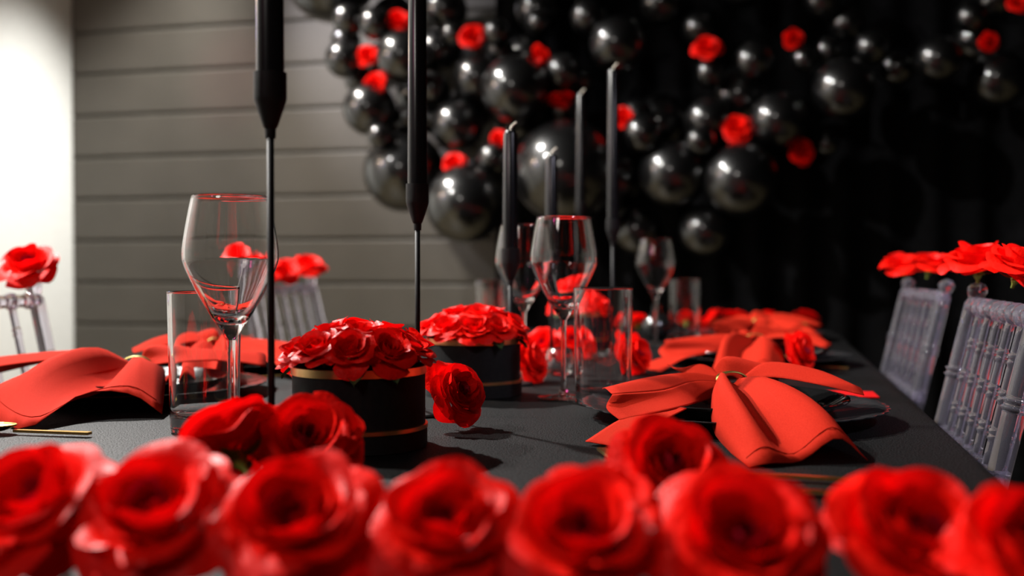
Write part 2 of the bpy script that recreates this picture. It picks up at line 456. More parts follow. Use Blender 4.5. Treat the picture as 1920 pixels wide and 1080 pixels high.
mid = [  # px, d, z, radius, axis, variant, label
    (425, 0.82, 0.040, 0.046, (-0.55, 0.45, 0.60), 2, 'red rose turned away, dark sepal showing, under the nearest candle rod'),
    (578, 0.83, 0.043, 0.040, (0.22, -0.70, 0.62), 0, 'red rose facing out at the foot of the nearest flower box'),
    (1262, 0.715, 0.042, 0.038, (0.22, -0.75, 0.62), 1, 'red rose lying over the gold cutlery in front of the knotted napkin'),
    (856, 1.16, 0.040, 0.038, (0.62, -0.45, 0.40), 3, 'red rose on its side just right of the nearest flower box'),
    (992, 1.64, 0.036, 0.040, (0.75, -0.35, 0.35), 0, 'red rose against the right side of the second flower box'),
    (1192, 1.77, 0.034, 0.036, (0.70, -0.40, 0.30), 1, 'red rose seen right of the short tumbler in the middle of the table'),
    (1500, 1.80, 0.036, 0.038, (0.65, -0.45, 0.35), 2, 'red rose lying against the second napkin on the right side'),
    (1018, 1.95, 0.036, 0.040, (-0.3, -0.55, 0.6), 3, 'pale-lit red rose behind the second flower box beside the wine glass stem'),
    (1074, 2.06, 0.034, 0.038, (0.2, -0.5, 0.7), 0, 'red rose behind the wine glass stem at the foot of the third flower box')]
for (px, d, z, r, ax, v, lab) in mid:
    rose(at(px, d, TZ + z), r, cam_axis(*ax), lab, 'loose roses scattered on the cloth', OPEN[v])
far = [(1194, 2.78, 'left of the black ball vase'), (1290, 2.84, 'seen through the far tumbler'),
       (1332, 2.86, 'with a lime green calyx beside the far tumbler'), (1382, 2.87, 'second after the lime calyx'),
       (1437, 2.88, 'third after the lime calyx'), (1512, 2.90, 'nearest the far table corner')]
for i, (px, d, rel) in enumerate(far):
    ax = (-0.55, 0.35, 0.7) if i == 2 else ((0.3, 0.5, 0.75) if i % 2 else (-0.1, 0.3, 0.9))
    rose(at(px, d, TZ + 0.042), 0.040, cam_axis(*ax), 'red rose in the far end row, ' + rel, 'roses in a row along the far table end', FULL[i % 3])

# ------------------------------------------------------------------ flower boxes
BR, BH = 0.066, 0.080
body_me = lathe('body', [(0, 0.0225), (BR - 0.001, 0.0225), (BR - 0.001, BH - 0.004), (BR - 0.001, BH), (BR - 0.004, BH), (BR - 0.004, BH - 0.012), (0, BH - 0.014)], 64)
base_me = lathe('box_base', [(0, 0), (BR, 0), (BR + 0.001, 0.001), (BR + 0.001, 0.018), (BR - 0.0005, 0.0185), (0, 0.0185)], 64)
band_hi = lathe('gold_band', [(BR - 0.001, BH - 0.0085), (BR + 0.0004, BH - 0.008), (BR + 0.0004, BH - 0.0005), (BR - 0.001, BH)], 64)
band_lo = lathe('gold_band', [(BR - 0.001, 0.0183), (BR + 0.0016, 0.0186), (BR + 0.0016, 0.0224), (BR - 0.001, 0.0228)], 64)
for me, m in ((body_me, 'card'), (base_me, 'card'), (band_hi, 'copper_gold'), (band_lo, 'copper_gold')):
    me.materials.append(M[m])
leaf_me = None
def leaf_mesh():
    V, F = [], []
    for j in range(8):
        v = j / 7; w = 0.010 * math.sin(PI * v) + 0.0004
        for u in (-1, 0, 1): V.append((0.03 * v, u * w, -0.003 * abs(u) * -1 - 0.012 * v * v))
    for j in range(7):
        for i in range(2):
            a = j * 3 + i; F.append((a, a + 1, a + 4, a + 3))
    return mesh_from('leaf', V, F)
LEAF = leaf_mesh(); LEAF.materials.append(M['darkgreen'])
DIRN = ['front', 'front right', 'near right', 'far right', 'back right', 'back', 'back left', 'far left', 'near left', 'front left']
def flower_box(px, d, which, seed):
    p = at(px, d)
    t = thing('flower_box', 'round black flower box with two gold bands, ' + which[1], 'flower box', p, A, 'flower boxes down the middle of the table')
    for nm, me in (('body', body_me), ('base_rim', base_me), ('gold_band', band_hi), ('gold_band', band_lo)): obj(nm, me, None, t)
    rr = random.Random(seed)
    for k in range(5):
        a = rr.uniform(0, 6.28)
        obj('leaf', LEAF, None, t, (math.cos(a) * 0.050, math.sin(a) * 0.050, BH + 0.003), (0, 0.2, a))
    for k in range(10):   # 0 = front (towards camera)
        a = -PI / 2 + k * PI / 5 + rr.uniform(-0.08, 0.08)
        rad = 0.055 + rr.uniform(-0.002, 0.003)
        c = p + Vector((math.cos(a + A) * rad, math.sin(a + A) * rad, BH + 0.016 + rr.uniform(-0.001, 0.004)))
        ax = Vector((math.cos(a + A) * 0.62, math.sin(a + A) * 0.62, 0.85 + rr.uniform(-0.2, 0.3)))
        rose(c, 0.030 + rr.uniform(-0.002, 0.002), ax, f'red rose at the {DIRN[k]} of the ring filling the {which[0]} flower box',
             f'roses packed in the {which[0]} flower box', FULL[(k + seed) % 3], sepals=0)
    for k, nm in enumerate(('front', 'right', 'back', 'left')):
        a = -PI / 2 + 0.3 + k * PI / 2
        c = p + Vector((math.cos(a + A) * 0.026, math.sin(a + A) * 0.026, BH + 0.033))
        ax = Vector((math.cos(a + A) * 0.25, math.sin(a + A) * 0.25, 1))
        rose(c, 0.0295, ax, f'red rose on top, {nm} of centre, in the {which[0]} flower box', f'roses packed in the {which[0]} flower box', FULL[(k + seed + 1) % 3], sepals=0)
flower_box(673, 1.05, ('nearest', 'nearest to the camera'), 1)
flower_box(888, 1.48, ('second', 'in the middle of the three'), 2)
flower_box(1090, 2.37, ('third', 'farthest, seen through the short tumbler'), 3)

# ------------------------------------------------------------------ candles
def holder(px, d, h, length, label_h, label_c, top=True):
    p = at(px, d)
    t = thing('candle_holder', label_h, 'candle holder', p, 0, 'thin black candle holders')
    obj('base', lathe('base', [(0, 0), (0.034, 0), (0.035, 0.002), (0.033, 0.004), (0.010, 0.007), (0.0045, 0.013), (0, 0.013)], 32), M['blackmetal'], t)
    obj('rod', tube('rod', [(0, 0, 0.008), (0, 0, h - 0.052)], 0.0031, 12), M['blackmetal'], t)
    obj('cup', lathe('cup', [(0, h - 0.055), (0.0045, h - 0.055), (0.0047, h - 0.047), (0.0062, h - 0.045), (0.0132, h - 0.024), (0.0137, h - 0.021), (0.0137, h), (0.0126, h), (0.0124, h - 0.015), (0, h - 0.016)], 28, sharp=18), M['blackmetal'], t)
    c = thing('taper_candle', label_c, 'candle', (p.x, p.y, TZ + h - 0.0155), 0, 'black taper candles')
    L = length
    obj('wax', lathe('wax', [(0, 0), (0.0115, 0), (0.0117, 0.02), (0.0106, L - 0.006), (0.0085, L - 0.001), (0.003, L), (0, L - 0.001)], 28), M['wax'], c)
    obj('wick', tube('wick', spline([(0, 0, L - 0.003), (0.001, 0, L + 0.004), (0.004, 0.001, L + 0.008), (0.009, 0.001, L + 0.012)], 8), 0.0016, 8), M['wick'], c)
holder(508, 0.90, 0.339, 0.30, 'black thin-rod candle holder in front of the nearest flower box', 'black taper candle nearest the camera, in the tallest holder')
holder(783, 1.27, 0.275, 0.30, 'black thin-rod candle holder standing between the first two flower boxes', 'black taper candle rising behind the nearest flower box')
holder(957, 1.60, 0.205, 0.192, 'short black candle holder behind the second flower box', 'short black taper candle with pale wick behind the second flower box')
holder(1034, 1.90, 0.205, 0.188, 'short black candle holder between the second and third flower boxes', 'short black taper candle half hidden behind the wine glass rim')
holder(1089, 2.60, 0.339, 0.275, 'tall black candle holder behind the third flower box', 'black taper candle with bent wick just above the wine glass rim')
holder(1149, 2.15, 0.275, 0.315, 'black candle holder right of the third flower box', 'slim black taper candle ending below a round balloon highlight')

# ------------------------------------------------------------------ glassware
def prof2(p, n): return [(max(0, v.x), v.y) for v in spline([(a, b) for a, b in p], n)]
outer = prof2([(0.0042, 0.105), (0.0095, 0.114), (0.0195, 0.129), (0.0335, 0.154), (0.0435, 0.176), (0.0455, 0.187), (0.0440, 0.203), (0.0400, 0.226), (0.0365, 0.243)], 40)
inner = prof2([(0.0354, 0.2432), (0.0389, 0.226), (0.0429, 0.203), (0.0443, 0.187), (0.0423, 0.177), (0.0322, 0.156), (0.0182, 0.133), (0.0085, 0.1245), (0.0, 0.123)], 40)
bowl_me = lathe('bowl', outer + [(0.0361, 0.2437), (0.0357, 0.2437)] + inner, 56, sharp=80)
stem_me = lathe('stem', prof2([(0.0070, 0.006), (0.0045, 0.014), (0.0037, 0.03), (0.0036, 0.07), (0.0038, 0.095), (0.0042, 0.105)], 20), 24, sharp=80)
foot_me = lathe('foot', [(0, 0.0003), (0.033, 0.0003), (0.0352, 0.001), (0.0348, 0.0022), (0.025, 0.0030), (0.014, 0.0042), (0.0070, 0.006)], 48, sharp=80)
for me in (bowl_me, stem_me, foot_me): me.materials.append(M['glass'])
def goblet(px, d, label):
    t = thing('wine_glass', label, 'wine glass', at(px, d, TZ + 0.0005), 0, 'wine glasses on the table')
    for nm, me in (('bowl', bowl_me), ('stem', stem_me), ('foot', foot_me)): obj(nm, me, None, t)
goblet(433, 1.03, 'tall empty wine glass left of the nearest candle holder')
goblet(1057, 1.43, 'tall empty wine glass behind the short tumbler, mid table')
goblet(982, 1.69, 'wine glass partly hidden behind the short candle and second flower box')
goblet(1229, 2.43, 'farthest wine glass, standing before the black ball vase')
TH = 0.150
def lin(p, q, n): return [(p[0] + (q[0] - p[0]) * k / n, p[1] + (q[1] - p[1]) * k / n) for k in range(n + 1)]
tum_me = lathe('tumbler', [(0, 0.001)] + lin((0.010, 0.0008), (0.031, 0.0004), 3) + [(0.0340, 0.0008), (0.0352, 0.0018), (0.0356, 0.0032)]
    + lin((0.0358, 0.006), (0.0384, TH - 0.003), 10) + [(0.0385, TH - 0.0012), (0.0382, TH - 0.0002), (0.0377, TH), (0.0372, TH - 0.0002), (0.0369, TH - 0.0012)]
    + lin((0.0368, TH - 0.003), (0.0346, 0.028), 10) + prof2([(0.0345, 0.026), (0.0334, 0.0205), (0.029, 0.0170), (0.020, 0.0155), (0.010, 0.0149), (0, 0.0147)], 14), 64, sharp=80)
tum_me.materials.append(M['glass'])
def tumbler(px, d, label):
    o = obj('tumbler', tum_me, None, None, at(px, d, TZ + 0.0005))
    tag(o, label, 'tumbler', 'clear tumblers on the table')
tumbler(383, 1.14, 'clear straight-sided tumbler behind the tall wine glass, left side')
tumbler(1131, 1.37, 'clear straight-sided tumbler beside the knotted napkin')
tumbler(922, 2.48, 'small far tumbler showing above the second flower box roses')
tumbler(1284, 2.56, 'far tumbler standing right of the black ball vase')
vot = lathe('votive', prof2([(0.0, 0.0005), (0.012, 0.0008), (0.020, 0.006), (0.0245, 0.020), (0.0225, 0.036), (0.018, 0.045)], 24) + prof2([(0.0165, 0.0452), (0.0205, 0.036), (0.0222, 0.020), (0.017, 0.008), (0.0, 0.005)], 20), 40, sharp=80)
vot.materials.append(M['glass'])
tag(obj('votive_cup', vot, None, None, at(1050, 1.74, TZ + 0.0005)), 'small round clear glass votive cup behind the wine glass stem', 'votive cup')
bv = thing('bud_vase', 'small glossy black ball vase behind the farthest wine glass', 'vase', at(1231, 2.56, TZ))
obj('body', lathe('body', [(0, 0)] + [(0.036 * math.cos(a), 0.034 + 0.036 * math.sin(a)) for a in [R2(-70) + k * R2(140) / 20 for k in range(21)]] + [(0.0105, 0.070), (0, 0.070)], 36), M['ball'], bv)
obj('neck', lathe('neck', [(0.0115, 0.066), (0.010, 0.078), (0.0125, 0.088), (0.0105, 0.088), (0.008, 0.078), (0.0, 0.072)], 24), M['ball'], bv)

# ------------------------------------------------------------------ place settings
def scallop(a, r):
    k = max(0, (r - 0.150) / 0.025)
    return 1 + 0.016 * min(1, k) * (abs(math.sin(a * 22)) - 0.5)
charger_me = lathe('charger_plate', [(0, 0.002), (0.10, 0.002), (0.104, 0.0005), (0.112, 0.0005), (0.125, 0.004), (0.150, 0.010), (0.168, 0.0145), (0.175, 0.0165), (0.1755, 0.0178), (0.174, 0.0182), (0.166, 0.0165), (0.148, 0.012), (0.122, 0.0062), (0.10, 0.0045), (0, 0.0045)], 264, scallop)
charger_me.materials.append(M['charger'])
plate_me = lathe('dinner_plate', prof2([(0, 0.0055), (0.085, 0.0055), (0.088, 0.0075), (0.110, 0.0160), (0.130, 0.030), (0.1345, 0.0355)], 30) + prof2([(0.1335, 0.0372), (0.1290, 0.0345), (0.112, 0.0220), (0.095, 0.0105), (0.05, 0.0092), (0, 0.009)], 30), 80)
plate_me.materials.append(M['plate'])
ring_me = None
def ring_mesh():
    V, F = [], []; seg = 40
    prof = [(0.0165, -0.006), (0.0185, -0.0045), (0.0190, 0), (0.0185, 0.0045), (0.0165, 0.006), (0.0158, 0)]
    for k in range(seg):
        a = 2 * PI * k / seg
        for (r, y) in prof: V.append((r * 1.12 * math.cos(a), y, r * 0.72 * math.sin(a)))
    m = len(prof)
    for k in range(seg):
        for q in range(m):
            F.append((k * m + q, ((k + 1) % seg) * m + q, ((k + 1) % seg) * m + (q + 1) % m, k * m + (q + 1) % m))
    return mesh_from('napkin_ring', V, F)
RING = ring_mesh(); RING.materials.append(M['olive_gold'])
NET1 = [
  [[(-.014,-.008,.036),(-.007,-.010,.046),(0,-.01,.040),(.008,-.010,.047),(.016,-.006,.04)],
   [(-.034,-.065,.038),(-.024,-.07,.060),(-.006,-.07,.034),(.018,-.065,.054),(.036,-.055,.044)],
   [(-.050,-.15,.010),(-.038,-.155,.058),(-.010,-.16,.030),(.028,-.155,.052),(.056,-.14,.032)],
   [(-.052,-.24,.002),(-.036,-.245,.036),(-.006,-.24,.012),(.034,-.235,.042),(.064,-.225,.012)],
   [(-.050,-.32,.001),(-.030,-.318,.004),(.000,-.305,.004),(.036,-.292,.022),(.062,-.295,.002)]],
  [[(-.012,.006,.04),(-.013,0,.047),(-.012,-.006,.042)],
   [(-.05,.03,.045),(-.05,0,.052),(-.048,-.02,.044)],
   [(-.105,.01,.042),(-.10,-.03,.049),(-.09,-.06,.038)],
   [(-.155,-.04,.038),(-.155,-.08,.043),(-.150,-.11,.040)]],
  [[(-.012,-.006,.042),(-.014,-.012,.036),(-.016,-.016,.028)],
   [(-.048,-.02,.044),(-.052,-.040,.034),(-.046,-.050,.024)],
   [(-.09,-.06,.038),(-.098,-.085,.030),(-.088,-.125,.026)],
   [(-.150,-.11,.040),(-.158,-.13,.028),(-.146,-.155,.018)]],
  [[(-.085,-.09,.026),(-.072,-.12,.026)],
   [(-.14,-.145,.020),(-.105,-.18,.020)],
   [(-.185,-.20,.004),(-.135,-.245,.002)]],
  [[(.010,.008,.04),(.014,.002,.047),(.014,-.004,.042)],
   [(.05,.05,.046),(.05,.03,.062),(.045,-.01,.048)],
   [(.105,.04,.042),(.10,.0,.056),(.085,-.04,.044)],
   [(.136,-.01,.040),(.135,-.050,.040),(.128,-.085,.036)]],
  [[(-.012,.006,.04),(-.008,.010,.046),(-.002,.010,.042)],
   [(-.045,.07,.045),(-.025,.07,.056),(-.002,.07,.045)],
   [(-.055,.14,.050),(-.025,.15,.034),(.0,.15,.030)]],
  [[(-.010,.008,.04),(-.002,.010,.047),(.006,.010,.046),(.012,.008,.04)],
   [(-.014,.04,.048),(.0,.04,.067),(.03,.04,.062),(.055,.035,.054)],
   [(.0,.12,.045),(.03,.13,.052),(.06,.12,.048),(.08,.10,.044)],
   [(.0,.20,.010),(.03,.22,.020),(.07,.20,.022),(.10,.18,.012)]]]
NET2 = [
  [[(-.014,-.006,.04),(-.008,-.008,.047),(0,-.01,.04),(.006,-.01,.046),(.012,-.008,.047),(.016,-.004,.038)],
   [(-.07,-.05,.05),(-.035,-.07,.072),(-.008,-.08,.034),(.012,-.09,.030),(.03,-.09,.060),(.058,-.07,.045)],
   [(-.088,-.14,.044),(-.060,-.17,.054),(-.022,-.185,.030),(.014,-.18,.022),(.050,-.16,.056),(.085,-.14,.036)],
   [(-.105,-.21,.030),(-.072,-.26,.006),(.000,-.33,.004),(.022,-.24,.030),(.072,-.225,.028),(.112,-.235,.006)]],
  [[(-.012,-.004,.045),(-.014,.004,.046),(-.012,.01,.04)],
   [(-.08,-.03,.052),(-.08,.02,.060),(-.06,.06,.045)],
   [(-.16,-.06,.045),(-.17,.0,.055),(-.15,.07,.040)],
   [(-.25,-.08,.026),(-.26,.0,.042),(-.24,.08,.020)]],
  [[(.002,.008,.044),(.010,.006,.047),(.014,0,.040)],
   [(.008,.03,.066),(.04,.03,.054),(.05,.0,.045)],
   [(.04,.12,.055),(.09,.08,.056),(.11,.03,.045)],
   [(.06,.20,.040),(.14,.14,.048),(.165,.06,.034)]]]
def napkin_mesh(nets, mirror=False):
    V, F = net_surface(nets)
    if mirror:
        V = [Vector((-v.x, v.y, v.z)) for v in V]
    return mesh_from('cloth', V, F)
NM = {'a': napkin_mesh(NET1), 'b': napkin_mesh(NET2), 'c': napkin_mesh(NET1, True)}
for me in NM.values(): me.materials.append(M['napkin'])
def hem_mesh(net, mirror=False):
    rows = [spline(r, 24) for r in net]
    pts = []
    for j in range(1, 24):
        p = spline([r[j] for r in rows], 40)[37]
        pts.append(Vector((-p.x if mirror else p.x, p.y, p.z + 0.0009)))
    return tube('hem', pts, 0.0006, 6)
HEM = {'a': hem_mesh(NET1[0]), 'b': hem_mesh(NET2[0]), 'c': hem_mesh(NET1[0], True)}
for me in HEM.values(): me.materials.append(M['napkin'])
def setting(px, d, kind, rot, lab, plates=True):
    p = at(px, d)
    if plates:
        o = obj('charger_plate', charger_me, None, None, (p.x, p.y, TZ)); o.rotation_euler = (0, 0, 0.1)
        tag(o, 'black charger plate with scalloped edge, ' + lab[0], 'charger plate', 'black scalloped charger plates')
        o = obj('dinner_plate', plate_me, None, None, (p.x, p.y, TZ)); o.scale = (1, 1, 0.72)
        tag(o, 'glossy black deep plate under a napkin, ' + lab[0], 'plate', 'glossy black plates')
    t = thing('napkin', 'red cloth napkin gathered in a ring, ' + lab[1], 'napkin', (p.x, p.y, TZ), A + rot, 'red napkins on the plates')
    c = obj('cloth', NM[kind], None, t)
    md = c.modifiers.new('thick', 'SOLIDIFY'); md.thickness = 0.0009; md.offset = 0
    obj('hem', HEM[kind], None, t)
    r = obj('napkin_ring', RING, None, t, (0, 0, 0.041), (0, 0, 0.1)); r['label'] = 'olive gold metal napkin ring'
setting(1372, 1.25, 'a', 0, ('on the right nearest the camera', 'nearest on the right, beside the clear tumbler'))
setting(255, 1.47, 'b', 0, ('on the left nearest the camera', 'nearest on the left, behind the gold spoon'))
setting(408, 1.86, 'c', 0.2, ('second on the left, behind the tall tumbler', 'seen through the tall tumbler'))
setting(1416, 1.98, 'a', -0.30, ('second on the right side', 'with a loose rose leaning on it'))
setting(1425, 2.66, 'a', 0.1, ('third on the right side', 'close to the far end roses'))

# ------------------------------------------------------------------ cutlery and card
def bar_mesh(name, L, w0, w1, t, z=0.002, arch=0.0):
    V, F = [], []; n_ = 12
    for i in range(n_ + 1):
        s = i / n_; x = L * s; w = (w0 + (w1 - w0) * s) / 2; zz = z + arch * math.sin(PI * s)
        for (y, q) in ((-w, 0), (w, 0), (w, t), (-w, t)): V.append((x, y, zz + q))
    for i in range(n_):
        for k in range(4):
            a = i * 4; F.append((a + k, a + (k + 1) % 4, a + 4 + (k + 1) % 4, a + 4 + k))
    F.append((3, 2, 1, 0)); e = n_ * 4; F.append((e, e + 1, e + 2, e + 3))
    return mesh_from(name, V, F, False)
def spoon_bowl():
    V, F = [], []; nu, nv = 16, 6
    for j in range(nv + 1):
        r = j / nv
        for i in range(nu):
            a = 2 * PI * i / nu
            V.append((-0.024 + 0.026 * r * math.cos(a), 0.0165 * r * math.sin(a), 0.0015 + 0.0075 * r * r))
    for j in range(nv):
        for i in range(nu):
            i2 = (i + 1) % nu
            F.append((j * nu + i, j * nu + i2, (j + 1) * nu + i2, (j + 1) * nu + i))
    return mesh_from('spoon_bowl', V, F)
def fork_head():
    bm = bmesh.new()
    def bx(lo, hi):
        r = bmesh.ops.create_cube(bm, size=1)
        for v in r['verts']: v.co = Vector([(lo[i] + hi[i]) / 2 + v.co[i] * (hi[i] - lo[i]) for i in range(3)])
    bx((-0.022, -0.011, 0.002), (0.0, 0.011, 0.004))
    for k in range(4): bx((-0.065, -0.011 + k * 0.0063, 0.002), (-0.022, -0.011 + k * 0.0063 + 0.003, 0.004))
    me = bpy.data.meshes.new('tines'); bm.to_mesh(me); bm.free(); return me
BOWL, TINES = spoon_bowl(), fork_head()
BOWL.materials.append(M['gold']); TINES.materials.append(M['gold'])
def cutlery(kind, end, start, label):
    """handle runs from start (head joint) to end on the cloth"""
    v = end - start; L = v.length
    t = thing(kind, label, 'cutlery', (start.x, start.y, TZ + 0.0008), math.atan2(v.y, v.x), 'gold cutlery')
    obj('handle', bar_mesh('handle', L, 0.0045, 0.0085, 0.0028), M['gold'], t)
    if kind == 'spoon':
        b = obj('bowl', BOWL, None, t); b.modifiers.new('thick', 'SOLIDIFY').thickness = 0.001
    elif kind == 'fork': obj('tines', TINES, None, t)
    else: obj('blade', bar_mesh('blade', 0.09, 0.016, 0.010, 0.0018), M['gold'], t, (-0.088, 0, 0))
cutlery('fork', at(1622, 0.853), at(1330, 0.893), 'gold fork with a flat handle nearest the right napkin')
cutlery('fork', at(1592, 0.803), at(1300, 0.842), 'gold fork lying second from the right napkin')
cutlery('spoon', at(1572, 0.714), at(1330, 0.745), 'gold spoon mostly hidden between near row roses')
cutlery('knife', at(1128, 1.005), at(1200, 0.865), 'gold knife slanting out below the right napkin corner')
cutlery('spoon', at(166, 1.10), at(24, 1.118), 'gold spoon on the cloth in front of the left napkin')
cutlery('spoon', at(458, 1.66), at(536, 1.70), 'gold spoon by the second left charger, seen behind the candle rod')
cutlery('knife', at(1592, 1.83), at(1515, 1.87), 'dull gold knife beside the loose rose on the right side')
rc = at(1590, 1.47)
o = obj('menu_card', box('menu_card', (-0.05, -0.035, 0), (0.05, 0.035, 0.0015)), M['redcard'], None, (rc.x - 0.012, rc.y, TZ + 0.0006))
o.rotation_euler = (0, 0, 0.03)
tag(o, 'flat red card lying on the cloth right of the nearest napkin', 'card')

# ------------------------------------------------------------------ clear chairs
def chair(loc, rotz, label):
    t = thing('chiavari_chair', label, 'chair', loc, rotz, 'clear acrylic chairs around the table')
    def bx(z):          # back line: x against height (chair faces -x)
        return 0.22 - 0.04 * z / 0.45 if z < 0.45 else 0.18 + (z - 0.45) * 0.23
    W = 0.185
    def turned(y, zs, r, rings, rr, sx=0.0):
        pts, rad = [], []
        stations = sorted(set([round(z, 4) for z in zs] + [round(q + dz, 4) for q in rings for dz in (-0.009, -0.0065, -0.0045, -0.0015, 0.0015, 0.0045, 0.0065, 0.009)]))
        for z in stations:
            pts.append((bx(z) + sx, y, z))
            hit = r
            for q in rings:
                dz = abs(z - q)
                if dz < 0.0025: hit = r * 1.06
                elif dz < 0.0055: hit = rr
            rad.append(hit)
        return pts, rad
    for s in (-1, 1):
        pts, rad = turned(s * W, [0.0, 0.12, 0.25, 0.35, 0.45, 0.55, 0.65, 0.75, 0.84, 0.875], 0.0125, [0.30, 0.60, 0.78], 0.0165)
        fx, fz = bx(0.8975), 0.8975
        pts += [(bx(0.882), s * W, 0.882), (bx(0.887), s * W, 0.887), (bx(0.893), s * W, 0.893), (fx, s * W, 0.8985), (fx, s * W, 0.903), (fx, s * W, 0.906)]
        rad += [0.009, 0.0115, 0.0135, 0.0128, 0.009, 0.002]
        obj('back_post', tube('back_post', pts, rad, 14), M['acrylic'], t)
    def rail(z, r, beads, nm, rb):
        ys, rad = [], []
        m = 2 * W; nst = 96
        for i in range(nst + 1):
            y = -W + m * i / nst
            ph = (i / nst * beads) % 1
            ys.append((bx(z), y, z)); rad.append(rb if 0.38 < ph < 0.62 else r)
        obj(nm, tube(nm, ys, rad, 12), M['acrylic'], t)
    rail(0.872, 0.0105, 9, 'top_rail', 0.0140)
    rail(0.697, 0.0100, 7, 'lower_rail', 0.0125)
    for k in range(5):
        y = -W + 2 * W * (k + 1) / 6
        pts, rad = turned(y, [0.697, 0.72, 0.76, 0.80, 0.85, 0.872], 0.0060, [0.739, 0.781, 0.8225], 0.0078)
        obj('spindle', tube('spindle', pts, rad, 10), M['acrylic'], t)
    obj('seat', box('seat', (-0.21, -0.20, 0.43), (0.195, 0.20, 0.455), 0.008), M['acrylic'], t)
    for s in (-1, 1):
        obj('front_leg', tube('front_leg', [(-0.20, s * 0.185, 0), (-0.19, s * 0.18, 0.2), (-0.185, s * 0.18, 0.435)], [0.010, 0.012, 0.0125], 12), M['acrylic'], t)
        obj('stretcher', tube('stretcher', [(-0.192, s * 0.182, 0.18), (bx(0.18), s * W, 0.18)], 0.008, 10), M['acrylic'], t)
    obj('stretcher', tube('stretcher', [(-0.192, -0.18, 0.22), (-0.192, 0.18, 0.22)], 0.008, 10), M['acrylic'], t)
    obj('stretcher', tube('stretcher', [(bx(0.25), -W, 0.25), (bx(0.25), W, 0.25)], 0.008, 10), M['acrylic'], t)
    return t
chair((0, 1.403, 0), 0, 'clear acrylic chair on the right nearest the camera')
chair((0.015, 2.18, 0), R2(3), 'clear acrylic chair on the right, farther along the table')
chair((-0.90, 1.347, 0), PI, 'clear acrylic chair on the left before the white wall')
chair((-0.90, 2.45, 0), PI, 'clear acrylic chair on the left before the grey planks')
CR = 'roses fixed on the chair backs'
crs = [  # px, py, d, radius, axis, label
    (1832, 488, 1.47, 0.046, (-0.10, -0.15, 1.0), 'red rose on the far post of the nearest right chair'),
    (1915, 498, 1.28, 0.042, (0.2, -0.35, 0.9), 'red rose on the top rail of the nearest right chair, cut by the frame'),
    (1692, 493, 2.30, 0.050, (-0.2, -0.25, 0.95), 'left red rose on the farther right chair back'),
    (1745, 490, 2.10, 0.048, (0.15, -0.2, 1.0), 'right red rose on the farther right chair back'),
    (55, 497, 1.74, 0.047, (-0.05, -0.55, 0.80), 'red rose on the left chair before the white wall'),
    (448, 483, 2.50, 0.042, (0.1, -0.5, 0.8), 'red rose seen through the tall wine glass, on the left chair'),
    (500, 494, 2.60, 0.034, (0.1, -0.3, 0.9), 'red rose half behind the nearest candle rod, on the left chair'),
    (535, 508, 2.66, 0.042, (0.25, -0.6, 0.6), 'red rose just right of the nearest candle rod, on the left chair'),
    (580, 495, 2.78, 0.045, (0.2, -0.5, 0.8), 'rightmost red rose on the left chair before the grey planks')]
for i, (px, py, d, r, ax, lab) in enumerate(crs):
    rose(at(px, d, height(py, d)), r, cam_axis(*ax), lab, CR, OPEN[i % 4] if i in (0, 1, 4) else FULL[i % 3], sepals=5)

# ------------------------------------------------------------------ balloon garland
def balloon_mesh():
    bm = bmesh.new(); bmesh.ops.create_uvsphere(bm, u_segments=40, v_segments=24, radius=1)
    for v in bm.verts:
        if v.co.z < 0:
            k = -v.co.z; v.co.x *= 1 - 0.06 * k * k; v.co.y *= 1 - 0.06 * k * k; v.co.z *= 1.07
    me = bpy.data.meshes.new('balloon'); bm.to_mesh(me); bm.free()
    me.polygons.foreach_set('use_smooth', [True] * len(me.polygons)); me.update()
    me.materials.append(M['balloon']); return me
BAL = balloon_mesh()
KNOT = lathe('knot', [(0.02, -1.05), (0.045, -1.08), (0.03, -1.11), (0.07, -1.16), (0.065, -1.17), (0, -1.13)], 12)
KNOT.materials.append(M['balloon'])
placed = []
brnd = random.Random(9)
def px_plane(px, py, Y):
    u = (px - 960) / FPX
    d = Y / (u * SA + CA)
    return at(px, d, height(py, d)), d
def balloon(px, py, rpx, Y, label, group):
    best = None
    for st in range(0, 40):
        for sg in ((1, -1) if st else (1,)):
            Yt = Y + sg * st * 0.012
            c, d = px_plane(px, py, Yt); r = rpx * d / FPX
            if c.y + r > 3.96: continue
            pen = max([0.95 * (r + br) - (c - bc).length for bc, br in placed] + [0])
            if best is None or pen < best[0] - 1e-6: best = (pen, c, d, r)
        if best and best[0] <= 0: break
    pen, c, d, r = best
    o = bpy.data.objects.new('balloon', BAL); col.objects.link(o)
    o.location = c; o.scale = (r, r, r)
    away = Vector((brnd.uniform(-0.6, 0.6), -1, brnd.uniform(-0.6, 0.6)))   # knot points back to the wall
    orient(o, away, brnd.random() * 6)
    tag(o, label, 'balloon', group)
    k = bpy.data.objects.new('knot', KNOT); col.objects.link(k); k.parent = o
    placed.append((c, r))
    return o
GB = 'black balloons in the garland'
